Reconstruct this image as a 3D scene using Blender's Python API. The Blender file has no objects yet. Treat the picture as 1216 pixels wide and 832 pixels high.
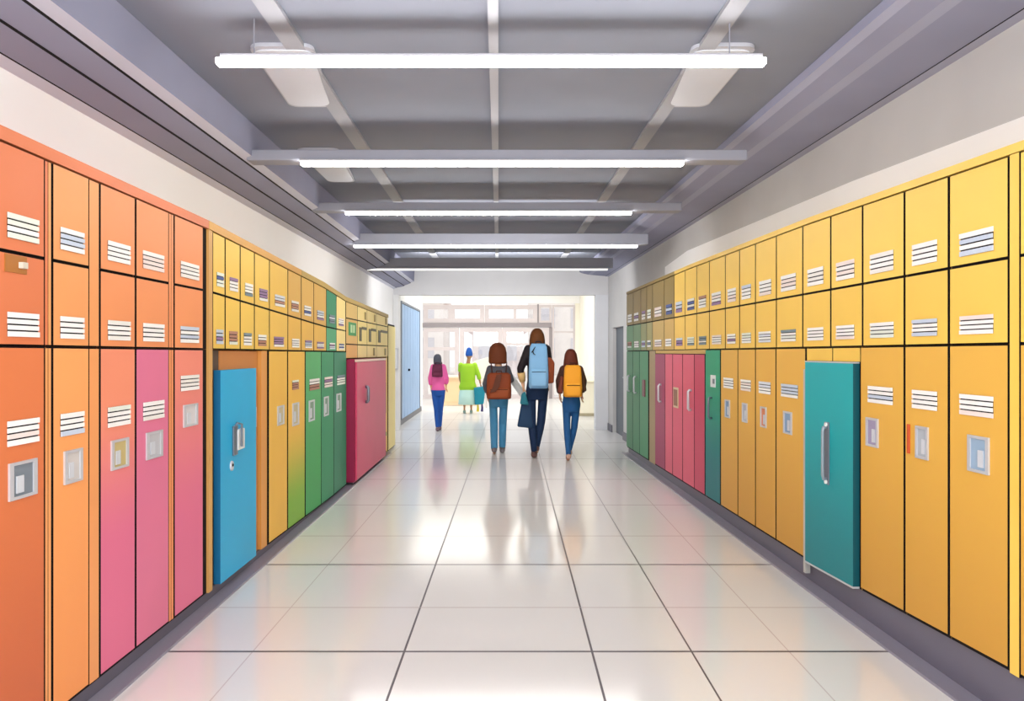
import bpy, bmesh, math, random
from mathutils import Vector, Matrix
random.seed(7)
S = bpy.context.scene
COL = S.collection
F, VX, VY, CZ = 900.0, 592.0, 418.0, 1.35     # focal length and vanishing point for a 1216x832 frame, eye height
ORD = ['first', 'second', 'third', 'fourth', 'fifth', 'sixth', 'seventh', 'eighth', 'ninth', 'tenth',
       'eleventh', 'twelfth', 'thirteenth', 'fourteenth', 'fifteenth', 'sixteenth', 'seventeenth', 'eighteenth']

# ------------------------------------------------------------------ materials
def lin(c):
    return tuple(((v/255)/12.92 if v/255 <= .04045 else ((v/255+.055)/1.055)**2.4) for v in c)
_M = {}
def mat(c, rough=.5, spec=.3, metal=0., emit=0., bump=0., key=''):
    k = (tuple(c), rough, spec, metal, emit, bump, key)
    if k in _M: return _M[k]
    m = bpy.data.materials.new('paint_%d' % len(_M)); m.use_nodes = True
    nt = m.node_tree; b = nt.nodes['Principled BSDF']
    col = lin(c)
    b.inputs['Roughness'].default_value = rough
    b.inputs['Specular IOR Level'].default_value = spec
    b.inputs['Metallic'].default_value = metal
    # a faint procedural mottling keeps the paint from being dead flat
    no = nt.nodes.new('ShaderNodeTexNoise'); no.inputs['Scale'].default_value = 2.2
    tc = nt.nodes.new('ShaderNodeTexCoord'); nt.links.new(tc.outputs['Object'], no.inputs['Vector'])
    rp = nt.nodes.new('ShaderNodeValToRGB')
    rp.color_ramp.elements[0].position = .3; rp.color_ramp.elements[1].position = .7
    rp.color_ramp.elements[0].color = tuple(v*.96 for v in col)+(1,)
    rp.color_ramp.elements[1].color = tuple(min(1, v*1.03) for v in col)+(1,)
    nt.links.new(no.outputs['Fac'], rp.inputs['Fac'])
    nt.links.new(rp.outputs['Color'], b.inputs['Base Color'])
    if emit:
        b.inputs['Emission Color'].default_value = col+(1,)
        b.inputs['Emission Strength'].default_value = emit
    _M[k] = m
    return m
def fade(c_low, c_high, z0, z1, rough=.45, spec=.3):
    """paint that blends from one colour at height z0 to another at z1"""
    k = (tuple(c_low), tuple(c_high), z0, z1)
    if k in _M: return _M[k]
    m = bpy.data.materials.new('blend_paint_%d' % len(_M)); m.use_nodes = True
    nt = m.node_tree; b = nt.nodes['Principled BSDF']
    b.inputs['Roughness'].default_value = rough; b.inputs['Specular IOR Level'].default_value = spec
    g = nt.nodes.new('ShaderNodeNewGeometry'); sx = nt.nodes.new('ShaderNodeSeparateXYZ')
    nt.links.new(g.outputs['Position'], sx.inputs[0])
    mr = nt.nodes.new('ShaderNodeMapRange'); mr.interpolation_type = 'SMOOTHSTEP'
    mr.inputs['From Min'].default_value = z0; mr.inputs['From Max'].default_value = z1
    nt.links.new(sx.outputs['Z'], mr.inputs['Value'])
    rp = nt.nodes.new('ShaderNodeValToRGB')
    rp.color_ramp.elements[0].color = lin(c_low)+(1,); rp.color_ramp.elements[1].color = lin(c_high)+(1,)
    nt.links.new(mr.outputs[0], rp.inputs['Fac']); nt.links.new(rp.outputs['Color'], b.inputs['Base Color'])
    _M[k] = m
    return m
def glass():
    if 'glass' in _M: return _M['glass']
    m = bpy.data.materials.new('clear_glass'); m.use_nodes = True
    nt = m.node_tree; nt.nodes.remove(nt.nodes['Principled BSDF'])
    t = nt.nodes.new('ShaderNodeBsdfTransparent'); t.inputs[0].default_value = (.97, .97, .98, 1)
    g = nt.nodes.new('ShaderNodeBsdfGlossy'); g.inputs['Roughness'].default_value = .02
    mx = nt.nodes.new('ShaderNodeMixShader'); mx.inputs[0].default_value = .06
    nt.links.new(t.outputs[0], mx.inputs[1]); nt.links.new(g.outputs[0], mx.inputs[2])
    nt.links.new(mx.outputs[0], nt.nodes['Material Output'].inputs[0])
    _M['glass'] = m
    return m
DARK = mat((26, 22, 24), .7, .1)
SILVER = mat((205, 207, 212), .35, .5, .25)
STEEL = mat((120, 130, 142), .3, .5, .5)
WHITE = mat((248, 247, 244), .5)
PAPER = mat((226, 229, 232), .5)

# ------------------------------------------------------------------ object helpers
ORG = {}
def tag(o, label=None, cat=None, group=None, kind=None):
    if label: o['label'] = label
    if cat: o['category'] = cat
    if group: o['group'] = group
    if kind: o['kind'] = kind
    return o
def empty(name, loc, label, cat, group=None):
    o = bpy.data.objects.new(name, None); COL.objects.link(o)
    o.location = loc; o.empty_display_size = .1; ORG[o] = Vector(loc)
    return tag(o, label, cat, group)
def obj(name, bm, mats, parent=None, smooth=False, recalc=True):
    """BM holds world coordinates; links it as one mesh object under PARENT"""
    org = ORG[parent] if parent else Vector((0, 0, 0))
    if recalc: bmesh.ops.recalc_face_normals(bm, faces=bm.faces)
    if not parent and bm.verts:
        xs = [v.co.x for v in bm.verts]; ys = [v.co.y for v in bm.verts]; zs = [v.co.z for v in bm.verts]
        org = Vector(((min(xs)+max(xs))/2, (min(ys)+max(ys))/2, min(zs)))
    bmesh.ops.translate(bm, verts=bm.verts, vec=-org)
    me = bpy.data.meshes.new(name); bm.to_mesh(me); bm.free()
    for m in (mats if isinstance(mats, (list, tuple)) else [mats]): me.materials.append(m)
    if smooth:
        for p in me.polygons: p.use_smooth = True
    o = bpy.data.objects.new(name, me); COL.objects.link(o)
    if parent: o.parent = parent
    else: o.location = org
    ORG[o] = org
    return o
def struct(name, bm, mats, parent=None, label=None):
    o = obj(name, bm, mats, parent)
    if not parent: o['kind'] = 'structure'
    if label: o['label'] = label
    return o
def hexa(bm, c8, mi=0, bevel=0., seg=2):
    """c8: corners 0-3 one end (ring), 4-7 the other"""
    v = [bm.verts.new(c) for c in c8]
    fs = [bm.faces.new([v[i] for i in f]) for f in ((0,1,2,3), (7,6,5,4), (0,4,5,1), (1,5,6,2), (2,6,7,3), (3,7,4,0))]
    for f in fs: f.material_index = mi
    if bevel:
        es = list({e for f in fs for e in f.edges})
        bmesh.ops.bevel(bm, geom=es, offset=bevel, segments=seg, affect='EDGES', profile=.5, clamp_overlap=True, material=-1)
    return fs
def box(bm, x0, x1, y0, y1, z0, z1, mi=0, bevel=0., seg=2):
    return hexa(bm, [(x0,y0,z0),(x1,y0,z0),(x1,y1,z0),(x0,y1,z0),(x0,y0,z1),(x1,y0,z1),(x1,y1,z1),(x0,y1,z1)], mi, bevel, seg)
def B(): return bmesh.new()
def bbox(x0, x1, y0, y1, z0, z1, bevel=0.):
    bm = B(); box(bm, x0, x1, y0, y1, z0, z1, 0, bevel); return bm
def tube(bm, pts, rad, n=10, mi=0):
    pts = [Vector(p) for p in pts]; k = len(pts)
    rads = rad if isinstance(rad, (list, tuple)) else [rad]*k
    rings = []; prev = None
    for i, p in enumerate(pts):
        t = ((pts[min(i+1, k-1)]-pts[max(i-1, 0)])).normalized()
        if prev is None:
            a = Vector((1, 0, 0)) if abs(t.x) < .8 else Vector((0, 1, 0))
            u = t.cross(a).normalized()
        else:
            u = (prev-t*prev.dot(t)).normalized()
        prev = u; w = t.cross(u)
        r = rads[i]
        rr = r if isinstance(r, tuple) else (r, r)
        rings.append([bm.verts.new(p+u*(rr[0]*math.cos(2*math.pi*j/n))+w*(rr[1]*math.sin(2*math.pi*j/n))) for j in range(n)])
    for a, b in zip(rings, rings[1:]):
        for j in range(n):
            f = bm.faces.new([a[j], a[(j+1) % n], b[(j+1) % n], b[j]]); f.material_index = mi
    bm.faces.new(rings[0][::-1]).material_index = mi; bm.faces.new(rings[-1]).material_index = mi
def stack(bm, rows, n=20, mi=0, power=2.0):
    """horizontal rings: (z, cx, cy, rx, ry)"""
    rings = []
    for z, cx, cy, rx, ry in rows:
        r = []
        for j in range(n):
            a = 2*math.pi*j/n; c, s = math.cos(a), math.sin(a)
            r.append(bm.verts.new((cx+rx*math.copysign(abs(c)**(2/power), c), cy+ry*math.copysign(abs(s)**(2/power), s), z)))
        rings.append(r)
    for a, b in zip(rings, rings[1:]):
        for j in range(n):
            bm.faces.new([a[j], a[(j+1) % n], b[(j+1) % n], b[j]]).material_index = mi
    bm.faces.new(rings[0][::-1]).material_index = mi; bm.faces.new(rings[-1]).material_index = mi
def ball(bm, c, r, n=14, rows=9, rot=None):
    r = r if isinstance(r, tuple) else (r, r, r)
    m = Matrix.Translation(c) @ (rot.to_4x4() if rot else Matrix.Identity(4)) @ Matrix.Diagonal((*r, 1))
    bmesh.ops.create_uvsphere(bm, u_segments=n, v_segments=rows, radius=1, matrix=m)
def fused(name, bm, voxel, mats, parent, it=4):
    """one continuous skin over the overlapping volumes in BM"""
    bmesh.ops.recalc_face_normals(bm, faces=bm.faces)
    me = bpy.data.meshes.new('tmp'); bm.to_mesh(me); bm.free()
    t = bpy.data.objects.new('tmp', me); COL.objects.link(t)
    r = t.modifiers.new('r', 'REMESH'); r.mode = 'VOXEL'; r.voxel_size = voxel
    s = t.modifiers.new('s', 'SMOOTH'); s.iterations = it; s.factor = .5
    dg = bpy.context.evaluated_depsgraph_get(); dg.update()
    out = bpy.data.meshes.new_from_object(t.evaluated_get(dg))
    bpy.data.objects.remove(t); bpy.data.meshes.remove(me)
    org = ORG[parent]
    out.transform(Matrix.Translation(-org)); out.name = name
    out.materials.clear()
    for m in (mats if isinstance(mats, (list, tuple)) else [mats]): out.materials.append(m)
    for p in out.polygons: p.use_smooth = True
    o = bpy.data.objects.new(name, out); COL.objects.link(o); o.parent = parent; ORG[o] = org
    return o

# ------------------------------------------------------------------ the two locker fronts (lines in plan) and heights along them
WL, KL, WR, KR = 1.59, 8/900, 1.89, -14/900
def interp(tab):
    def f(y):
        if y <= tab[0][0]: return tab[0][1]
        for (a, b), (c, d) in zip(tab, tab[1:]):
            if y <= c: return b+(d-b)*(y-a)/(c-a)
        return tab[-1][1]
    return f
class Side: pass
Lf, Rt = Side(), Side()
Lf.name, Rt.name = 'left', 'right'
Lf.y = lambda px: F*WL/(600-px)
Rt.y = lambda px: F*WR/(px-578)
Lf.p = lambda y, z, o: (-WL+KL*y+o, y, z)
Rt.p = lambda y, z, o: (WR+KR*y-o, y, z)
Lf.back, Rt.back = -.36, -.23
Lf.cap = interp([(2.4, 2.06), (4.03, 2.05), (6.6, 1.96), (7.5, 1.90), (10.3, 1.855)])
Lf.capt = .045; Lf.knots = (2.4, 4.03, 6.6, 7.5); Rt.knots = (2.6, 4.42, 7.0)
Lf.z1 = interp([(2.4, 1.67), (4.03, 1.675), (6.6, 1.575), (7.5, 1.56)])
Lf.z2 = interp([(2.4, 1.37), (7.5, 1.355)])
Lf.zb = interp([(2.9, .075), (4.8, .065), (6.8, .025)])
Rt.cap = interp([(2.6, 2.09), (4.42, 2.135), (7.0, 2.16), (10.2, 2.155)])
Rt.capt = .035
Rt.z1 = interp([(2.7, 1.69), (10.2, 1.70)])
Rt.z2 = interp([(2.7, 1.38), (10.2, 1.365)])
Rt.zb = interp([(2.7, .2), (4.42, .125), (10.2, .075)])
for s in (Lf, Rt): s.zt = (lambda s: (lambda y: s.cap(y)-s.capt))(s)
def fn(z): return z if callable(z) else (lambda y: z)
def wbox(bm, s, y0, y1, zlo, zhi, o0, o1, mi=0, front=None, bevel=0.):
    """a block in the frame of a locker front: y0..y1 along it, zlo..zhi high, o0..o1 out of it; FRONT: other material for the face"""
    zl, zh = fn(zlo), fn(zhi)
    c = [s.p(y0, zl(y0), o0), s.p(y1, zl(y1), o0), s.p(y1, zl(y1), o1), s.p(y0, zl(y0), o1),
         s.p(y0, zh(y0), o0), s.p(y1, zh(y1), o0), s.p(y1, zh(y1), o1), s.p(y0, zh(y0), o1)]
    fs = hexa(bm, c, mi, bevel)
    if front is not None and not bevel: fs[4].material_index = front    # (2,6,7,3): the o1 face
    return fs
def off(f, d): return (lambda y: fn(f)(y)+d)
GAPH, GAPV, DT = .006, .0085, .011
def span(s, a, b):
    y = sorted((s.y(a), s.y(b))); return y[0], y[1]
def door(s, root, a, b, zlo, zhi, m, name='door', o=DT, label=None):
    y0, y1 = span(s, a, b)
    bm = B(); wbox(bm, s, y0+GAPV, y1-GAPV, off(zlo, GAPH), off(zhi, -GAPH), 0.0005, o, 1, front=0)
    d = obj(name, bm, [m, DARK], root)
    if label: d['label'] = label
    return d
TINTS = [(248,247,244), (238,236,230), (220,226,235), (240,226,220), (200,212,228), (232,238,226)]
def vent(s, d, a, b, f0, f1, z0, z1, n=4, o=DT, messy=0.):
    y0, y1 = span(s, a+(b-a)*f0, a+(b-a)*f1)
    bm = B(); wbox(bm, s, y0, y1, z0, z1, o, o+.002, 0)
    h = (z1-z0)/n
    for i in range(n):
        wbox(bm, s, y0-.004*random.random(), y1+.004*random.random(), z0+h*i+(.13*h if i else 0), z0+h*(i+1)-(.13*h if i < n-1 else 0), o+.002, o+.006,
             1 if random.random() > .35+messy else 2 if random.random() > messy else 3)
    return obj('vent', bm, [DARK, WHITE, mat(random.choice(TINTS), .5), mat(random.choice([(70,90,150), (150,120,160), (120,140,150), (180,130,110)]), .5)], d)
def latch(s, d, a, b, f0, f1, z0, z1, o=DT, inner=(176,184,192)):
    y0, y1 = span(s, a+(b-a)*f0, a+(b-a)*f1)
    bm = B(); w = (y1-y0)*.14; t = (z1-z0)*.08
    for q in ((y0, y0+w, z0, z1), (y1-w, y1, z0, z1), (y0+w, y1-w, z0, z0+t), (y0+w, y1-w, z1-t, z1)):
        wbox(bm, s, q[0], q[1], q[2], q[3], o, o+.007, 0)
    wbox(bm, s, y0+w, y1-w, z0+t, z1-t, o, o+.002, 1)
    wbox(bm, s, y0+w*1.8, y0+w*3.6, z0+t*2, z0+(z1-z0)*.62, o+.002, o+.006, 2)
    return obj('latch', bm, [SILVER, mat(inner, .4), mat((206,210,216), .3)], d)
def handle(s, d, px, z0, z1, o=DT, r=.009, m=None, name='handle'):
    y = s.y(px); bm = B()
    tube(bm, [s.p(y, z0, o-.002), s.p(y, z0, o+.022), s.p(y, z0+.012, o+.03), s.p(y, z1-.012, o+.03), s.p(y, z1, o+.022), s.p(y, z1, o-.002)], r)
    return obj(name, bm, m or STEEL, d, smooth=True)
def unit(s, a, b, zlo, zhi, body, name, label, cat, group, depth=None, o0=0.):
    """a locker's case as a thing; its doors are added after"""
    y0, y1 = span(s, a, b); dp = s.back+.004 if depth is None else depth
    c = Vector(s.p((y0+y1)/2, fn(zlo)((y0+y1)/2), dp/2))
    r = empty(name, c, label, cat, group)
    bm = B(); wbox(bm, s, y0+.0006, y1-.0006, off(zlo, .0006), off(zhi, -.0006), dp, o0, 0, front=1)
    obj('case', bm, [body, DARK], r)
    return r
def boxes(s, a, b, cols, label, group, doors=None, fills=(), body=None, vf=(.18, .78), messy=0., n=4, frac=((.13, .36), (.10, .36))):
    """a two-door box locker: cols = (top, lower) paint"""
    r = unit(s, a, b, s.z2, s.zt, body or cols[0], 'box_locker', label, 'locker', group)
    da, db = doors or (a, b)
    ym = sum(span(s, da, db))/2
    for k, (lo, hi) in enumerate(((s.z1, s.zt), (s.z2, s.z1))):
        d = door(s, r, da, db, lo, hi, cols[k])
        h = fn(hi)(ym)-fn(lo)(ym); f = frac[k]
        w = (vf[1]-vf[0])
        j = random.uniform(-.04, .04)*messy*3
        vent(s, d, da, db, vf[0]+j, vf[1]+j, fn(lo)(ym)+h*f[0], fn(lo)(ym)+h*f[1], n, messy=messy)
    for fa, fb in fills:
        y0, y1 = span(s, fa, fb); bm = B()
        wbox(bm, s, y0+.001, y1-.001, off(s.z2, GAPH), off(s.zt, -GAPH), .0005, DT*.8, 1, front=0)
        obj('filler_strip', bm, [cols[0], DARK], r)
    return r
def tall(s, a, b, m, label, group, doors=None, fills=(), body=None, fillm=None, v=None, l=None, ztop=None, inner=(176,184,192), vmess=0., vf=(.18, .78), lf=(.25, .68), out=0.):
    zt = ztop or s.z2
    r = unit(s, a, b, s.zb, zt, body or m, 'tall_locker', label, 'locker', group, o0=out)
    da, db = doors or (a, b)
    d = door(s, r, da, db, off(s.zb, .012), zt, m, o=out+DT)
    if v: vent(s, d, da, db, vf[0], vf[1], v[0], v[1], messy=vmess, o=out+DT)
    if l: latch(s, d, da, db, lf[0], lf[1], l[0], l[1], inner=inner, o=out+DT)
    for fa, fb in fills:
        y0, y1 = span(s, fa, fb); bm = B()
        wbox(bm, s, y0+.001, y1-.001, off(s.zb, .012), off(zt, -GAPH), .0005, DT*.8, 1, front=0)
        obj('filler_strip', bm, [fillm or m, DARK], r)
    r['door'] = 0; del r['door']
    return r, d

# ================================================================== LEFT ROW
O1, O2, O3 = mat((222,124,78), .45), mat((238,160,96), .45), mat((238,150,94), .45)
gL = 'orange box lockers along the top of the left row'
oc = [((-48, 54), (-45, 50), [(50.5, 57)], (O1, O1), 'deep orange two-door box locker with a brown plate, nearest on the left'),
      ((54, 115), (58, 103), [(103.5, 114.5)], (O2, O2), 'light orange two-door box locker with a filler strip, second in the left row'),
      ((115, 158), None, [], (O3, O3), 'orange two-door box locker above the pink locker with the beige latch'),
      ((158, 201), (158, 198), [(198.5, 203.5)], (O3, O3), 'orange two-door box locker above the plain pink locker in the left row'),
      ((201, 245), (204, 239), [], (O3, O3), 'last orange two-door box locker, next to the tan end panel')]
for i, (ab, d, fl, cols, lab) in enumerate(oc):
    fl2 = [] if i == 3 else fl
    if i == 0: fl2 = [(50.2, 53.9)]
    if i == 1: fl2 = [(54.1, 57.8), (103.2, 114.8)]
    if i == 3: fl2 = [(198.2, 200.9)]
    if i == 4: fl2 = [(201.1, 203.8)]
    r = boxes(Lf, ab[0], ab[1], cols, lab, gL, doors=d, fills=fl2, vf=(.22, .82) if i else (.52, .9), messy=.05)
    if i == 0:
        bm = B(); y0, y1 = span(Lf, 1, 27); wbox(bm, Lf, y0, y1, 1.605, 1.662, DT, DT+.003, 0)
        wbox(bm, Lf, *span(Lf, 17, 23), 1.622, 1.642, DT+.003, DT+.018, 1)
        low = [c for c in r.children if c.name.startswith('door')][1]
        k = obj('plate', bm, [mat((176,112,48), .5), mat((214,206,190), .3)], low); k['label'] = 'brown square plate with a small pale knob'
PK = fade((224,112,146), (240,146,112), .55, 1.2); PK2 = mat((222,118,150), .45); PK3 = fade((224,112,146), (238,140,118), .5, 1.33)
gT = 'tall orange and pink lockers of the near left bank'
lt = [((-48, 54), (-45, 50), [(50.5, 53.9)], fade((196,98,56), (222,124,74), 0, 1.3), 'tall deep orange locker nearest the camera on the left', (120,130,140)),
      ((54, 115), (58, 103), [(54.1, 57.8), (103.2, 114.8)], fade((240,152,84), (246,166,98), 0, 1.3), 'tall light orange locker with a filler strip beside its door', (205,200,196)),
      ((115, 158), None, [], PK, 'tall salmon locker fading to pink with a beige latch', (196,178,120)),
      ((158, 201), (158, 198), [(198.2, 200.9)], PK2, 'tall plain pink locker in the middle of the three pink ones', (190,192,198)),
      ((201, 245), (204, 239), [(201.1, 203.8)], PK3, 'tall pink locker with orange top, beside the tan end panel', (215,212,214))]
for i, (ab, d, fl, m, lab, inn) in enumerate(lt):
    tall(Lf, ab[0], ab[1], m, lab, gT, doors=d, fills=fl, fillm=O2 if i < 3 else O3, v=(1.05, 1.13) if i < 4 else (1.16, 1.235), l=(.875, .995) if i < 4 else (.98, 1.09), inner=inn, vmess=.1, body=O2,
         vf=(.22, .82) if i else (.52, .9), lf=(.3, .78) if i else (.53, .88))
# top panels
def cap(s, a, b, m, label):
    y0, y1 = span(s, a, b)
    bm = B(); ks = [y0]+[k for k in s.knots if y0+.02 < k < y1-.02]+[y1]
    for q0, q1 in zip(ks, ks[1:]): wbox(bm, s, q0, q1, off(s.cap, -s.capt+.0015), s.cap, s.back+.005, .014, 0)
    bmesh.ops.remove_doubles(bm, verts=bm.verts, dist=.0005)
    pairs = {}
    for f in bm.faces: pairs.setdefault(tuple(sorted(v.index for v in f.verts)), []).append(f)
    bm.verts.index_update(); pairs = {}
    for f in bm.faces: pairs.setdefault(tuple(sorted(v.index for v in f.verts)), []).append(f)
    bmesh.ops.delete(bm, geom=[f for p in pairs.values() if len(p) > 1 for f in p], context='FACES_ONLY')
    return tag(obj('locker_top_panel', bm, m), label, 'top panel', None)
cap(Lf, -48, 245, O1, 'orange top panel running over the near left locker bank')
cap(Lf, 245.2, 356, mat((214,160,74), .45), 'tan top panel over the yellow lockers on the left')
cap(Lf, 356.2, 460, mat((190,160,84), .45), 'thin tan top panel at the far end of the left row')
# end panel between the orange bank and the yellow bank
bm = B(); y0, y1 = span(Lf, 245.2, 249.7); wbox(bm, Lf, y0, y1, Lf.zb, off(Lf.zt, -.001), Lf.back+.005, .012, 0)
tag(obj('locker_divider', bm, mat((212,162,92), .45)), 'tan upright end panel between the orange and yellow lockers', 'panel')
# yellow box lockers
Y1, Y2, Y3 = mat((240,200,88), .45), mat((240,196,84), .45), mat((214,170,82), .45)
GR, GR2, PALE = mat((38,140,98), .45), mat((70,166,116), .45), mat((246,222,140), .45)
e = [250, 265, 283, 300, 318, 340, 356, 371, 386, 398, 409]
gY = 'yellow box lockers on the left above the blue door and green lockers'
for i in range(10):
    c = (Y1, Y1) if i < 4 else (Y2, Y2) if i < 5 else (mat((226,180,86), .45), mat((236,188,76), .45)) if i < 8 else (GR, GR2) if i == 8 else (PALE, PALE)
    lab = ('%s yellow two-door box locker from the tan end panel' % ORD[i]) if i < 8 else ('green two-door box locker between yellow ones' if i == 8 else 'pale yellow two-door box locker between the green one and the tan ones')
    boxes(Lf, e[i], e[i+1], c, lab, gY, vf=(.28, .78), messy=.45, n=4, body=Y2)
# open blue locker
YB = mat((240,190,78), .45)
r = unit(Lf, 250, 316.5, Lf.zb, Lf.z2, mat((196,126,66), .5), 'open_locker', 'wide open locker with a bright blue door and an orange inside', 'locker', None, o0=-.03)
bm = B(); wbox(bm, Lf, *span(Lf, 250.2, 264), off(Lf.zb, .002), off(Lf.z2, -.003), -.03, -.022, 0); obj('inner_panel', bm, mat((92,74,62), .6), r)
bm = B(); wbox(bm, Lf, *span(Lf, 264.3, 309), off(Lf.zb, .005), off(Lf.z2, -.006), -.03, -.018, 0)
ip = obj('inner_panel', bm, mat((204,134,70), .5), r); ip['label'] = 'orange inner panel behind the blue door'
bm = B(); wbox(bm, Lf, *span(Lf, 309.6, 316.2), off(Lf.zb, .005), off(Lf.z2, -.004), -.03, .004, 0); obj('door_frame', bm, [mat((226,158,80), .45), DARK], r)
bm = B(); y0, y1 = span(Lf, 302, 306); wbox(bm, Lf, y0, y1, .87, 1.0, -.018, -.006, 0, bevel=.003); obj('strike_plate', bm, SILVER, ip)
bm = B(); y0, y1 = span(Lf, 257, 300); wbox(bm, Lf, y0, y1, off(Lf.zb, .005), 1.25, -.016, .022, 1, front=0)
bd = obj('door', bm, [mat((34,172,222), .4), mat((16,104,150), .5)], r); bd['label'] = 'bright blue locker door standing ajar'
bm = B(); ya, yb = span(Lf, 271, 276); wbox(bm, Lf, ya, yb, .755, .925, .022, .034, 0, bevel=.004)
ya, yb = span(Lf, 275, 283); wbox(bm, Lf, ya, yb, .78, .90, .022, .04, 1, bevel=.004)
tube(bm, [Lf.p(Lf.y(273.5), .925, .03), Lf.p(Lf.y(273.5), .94, .04), Lf.p(Lf.y(277), .93, .05), Lf.p(Lf.y(277), .80, .05)], .007, mi=0)
hd = obj('handle', bm, [STEEL, PAPER], bd); hd['label'] = 'white and steel lever handle'
bm = B(); yk = Lf.y(270); tube(bm, [Lf.p(yk, .70, .021), Lf.p(yk, .70, .031)], [(.03, .022), (.028, .02)], n=16)
bm2 = None
tube(bm, [Lf.p(yk, .705, .031), Lf.p(yk, .705, .034)], [.009, .009], mi=1)
obj('keyhole', bm, [SILVER, DARK], bd)
# tall lockers on to the far end
tall(Lf, 317, 339.5, mat((240,190,74), .45), 'tall yellow locker to the right of the open blue one', None, l=(.84, .975), lf=(.45, .8), inner=(200,190,150))
tall(Lf, 340, 360.5, fade((128,182,52), (242,192,72), .2, .85), 'tall yellow locker fading to lime green at its foot', None, v=(1.07, 1.14), l=(.80, .97), vf=(.25, .6), lf=(.25, .62), vmess=.3, inner=(200,190,150))
gG = 'tall green lockers on the left'
gcol = [fade((58,164,84), (84,178,108), 0, 1.3), mat((40,146,98), .45), mat((32,130,96), .45)]
ge = [361, 380, 395, 410]
for i in range(3):
    tall(Lf, ge[i], ge[i+1], gcol[i], ['tall bright green locker next to the lime and yellow one', 'tall green locker in the middle of the left green three', 'tall dark green locker beside the raspberry pink cabinet'][i], gG,
         v=(1.04, 1.13), l=(.79, .96), vf=(.25, .85), lf=(.2, .55), vmess=.4, inner=(120,150,130))
# tan three-row boxes at the far end
TN = [(mat((222,186,104), .45), mat((222,178,96), .45), mat((222,164,84), .45)), (mat((246,222,140), .45), mat((244,222,134), .45), mat((240,216,140), .45))]
te = [409.5, 423.3, 434.7, 446, 459.5]
for i in range(4):
    lab = 'tan three-door small box locker with a green notice on it' if i == 0 else '%s pale three-door small box locker above the raspberry cabinet' % ORD[i-1]
    zs = [1.285, 1.43, 1.69, Lf.zt]
    r = unit(Lf, te[i], te[i+1], 1.285, Lf.zt, TN[0][0], 'small_box_locker', lab, 'locker', 'small box lockers at the far end of the left row')
    for k in range(3):
        m = TN[0 if i == 0 else 1][2-k]
        d = door(Lf, r, te[i], te[i+1], zs[k], zs[k+1], m)
        if k == 1:
            if i == 0:
                bm = B(); y0, y1 = span(Lf, 412.5, 421.5); wbox(bm, Lf, y0, y1, 1.52, 1.655, DT, DT+.004, 0)
                for q in (.22, .55): wbox(bm, Lf, y0+(y1-y0)*q, y0+(y1-y0)*(q+.22), 1.55, 1.63, DT+.004, DT+.006, 1)
                n_ = obj('notice', bm, [mat((60,150,84), .5), mat((190,222,170), .5)], d); n_['label'] = 'green notice with two pale bars'
            else:
                bm = B(); a, b = te[i], te[i+1]
                wbox(bm, Lf, *span(Lf, a+2, a+4.5), 1.47, 1.62, DT, DT+.006, 0); wbox(bm, Lf, *span(Lf, a+5, b-1), 1.60, 1.63, DT, DT+.006, 0)
                obj('latch', bm, mat((92,88,60), .5), d)
        elif k == 2 and i:
            bm = B(); a, b = te[i], te[i+1]; wbox(bm, Lf, *span(Lf, b-3, b-1.6), 1.715, 1.80, DT, DT+.006, 0); obj('latch', bm, mat((150,130,70), .5), d)
        elif k == 0 and i > 1:
            bm = B(); a, b = te[i], te[i+1]; wbox(bm, Lf, *span(Lf, b-4, b-2.4), 1.31, 1.40, DT, DT+.006, 0); obj('latch', bm, mat((150,130,70), .5), d)
# raspberry cabinet standing proud of the row
y0, y1 = span(Lf, 411.5, 449.5); y0 = 7.62; zc0, zc1 = .04, 1.278
r = empty('pink_cabinet', Lf.p((y0+y1)/2, zc0, -.1), 'raspberry pink cabinet standing proud of the left row', 'cabinet')
bm = B(); wbox(bm, Lf, y0, y1, zc0, zc1, Lf.back+.01, .075, 0, bevel=.004); obj('case', bm, mat((150,30,72), .45), r)
PO = .095
bm = B(); wbox(bm, Lf, y0+.02, y1-.02, zc0+.02, zc1-.03, .0755, PO, 0, bevel=.004); d = obj('door', bm, mat((206,72,108), .42), r)
handle(Lf, d, 423.5, .82, .98, o=PO, r=.016)
bm = B(); wbox(bm, Lf, y0+.01, y1-.01, zc1-.026, zc1-.003, .0755, .099, 0); obj('top_trim', bm, mat((240,214,196), .4), r)
for q in (y0+.08, y1-.08):
    bm = B(); wbox(bm, Lf, q-.04, q+.04, .001, zc0+.001, -.2, .05, 0); obj('foot', bm, mat((60,50,60), .5), r)
# narrow yellow locker with a hanging strip and the pale last one
r, d = tall(Lf, 451, 459, mat((238,184,78), .45), 'narrow golden locker between the raspberry cabinet and the pale end locker', None, ztop=1.28)
bm = B(); wbox(bm, Lf, *span(Lf, 454.8, 456.6), .55, .95, DT, DT+.01, 0); wbox(bm, Lf, *span(Lf, 454.8, 456.6), .30, .549, DT, DT+.01, 1); wbox(bm, Lf, *span(Lf, 453.6, 457.4), .25, .299, DT, DT+.01, 2)
k = obj('pull_strip', bm, [mat((96,120,60), .5), mat((244,206,40), .5), mat((120,160,60), .5)], d); k['label'] = 'thin green and yellow vertical strip'
unit_r = unit(Lf, 460, 468.5, .01, off(Lf.cap, -.12), mat((240,214,124), .5), 'end_locker', 'pale yellow plain locker closing the far end of the left row', 'locker', None)
door(Lf, unit_r, 460, 468.5, .02, off(Lf.cap, -.14), mat((247,228,150), .5))

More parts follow.
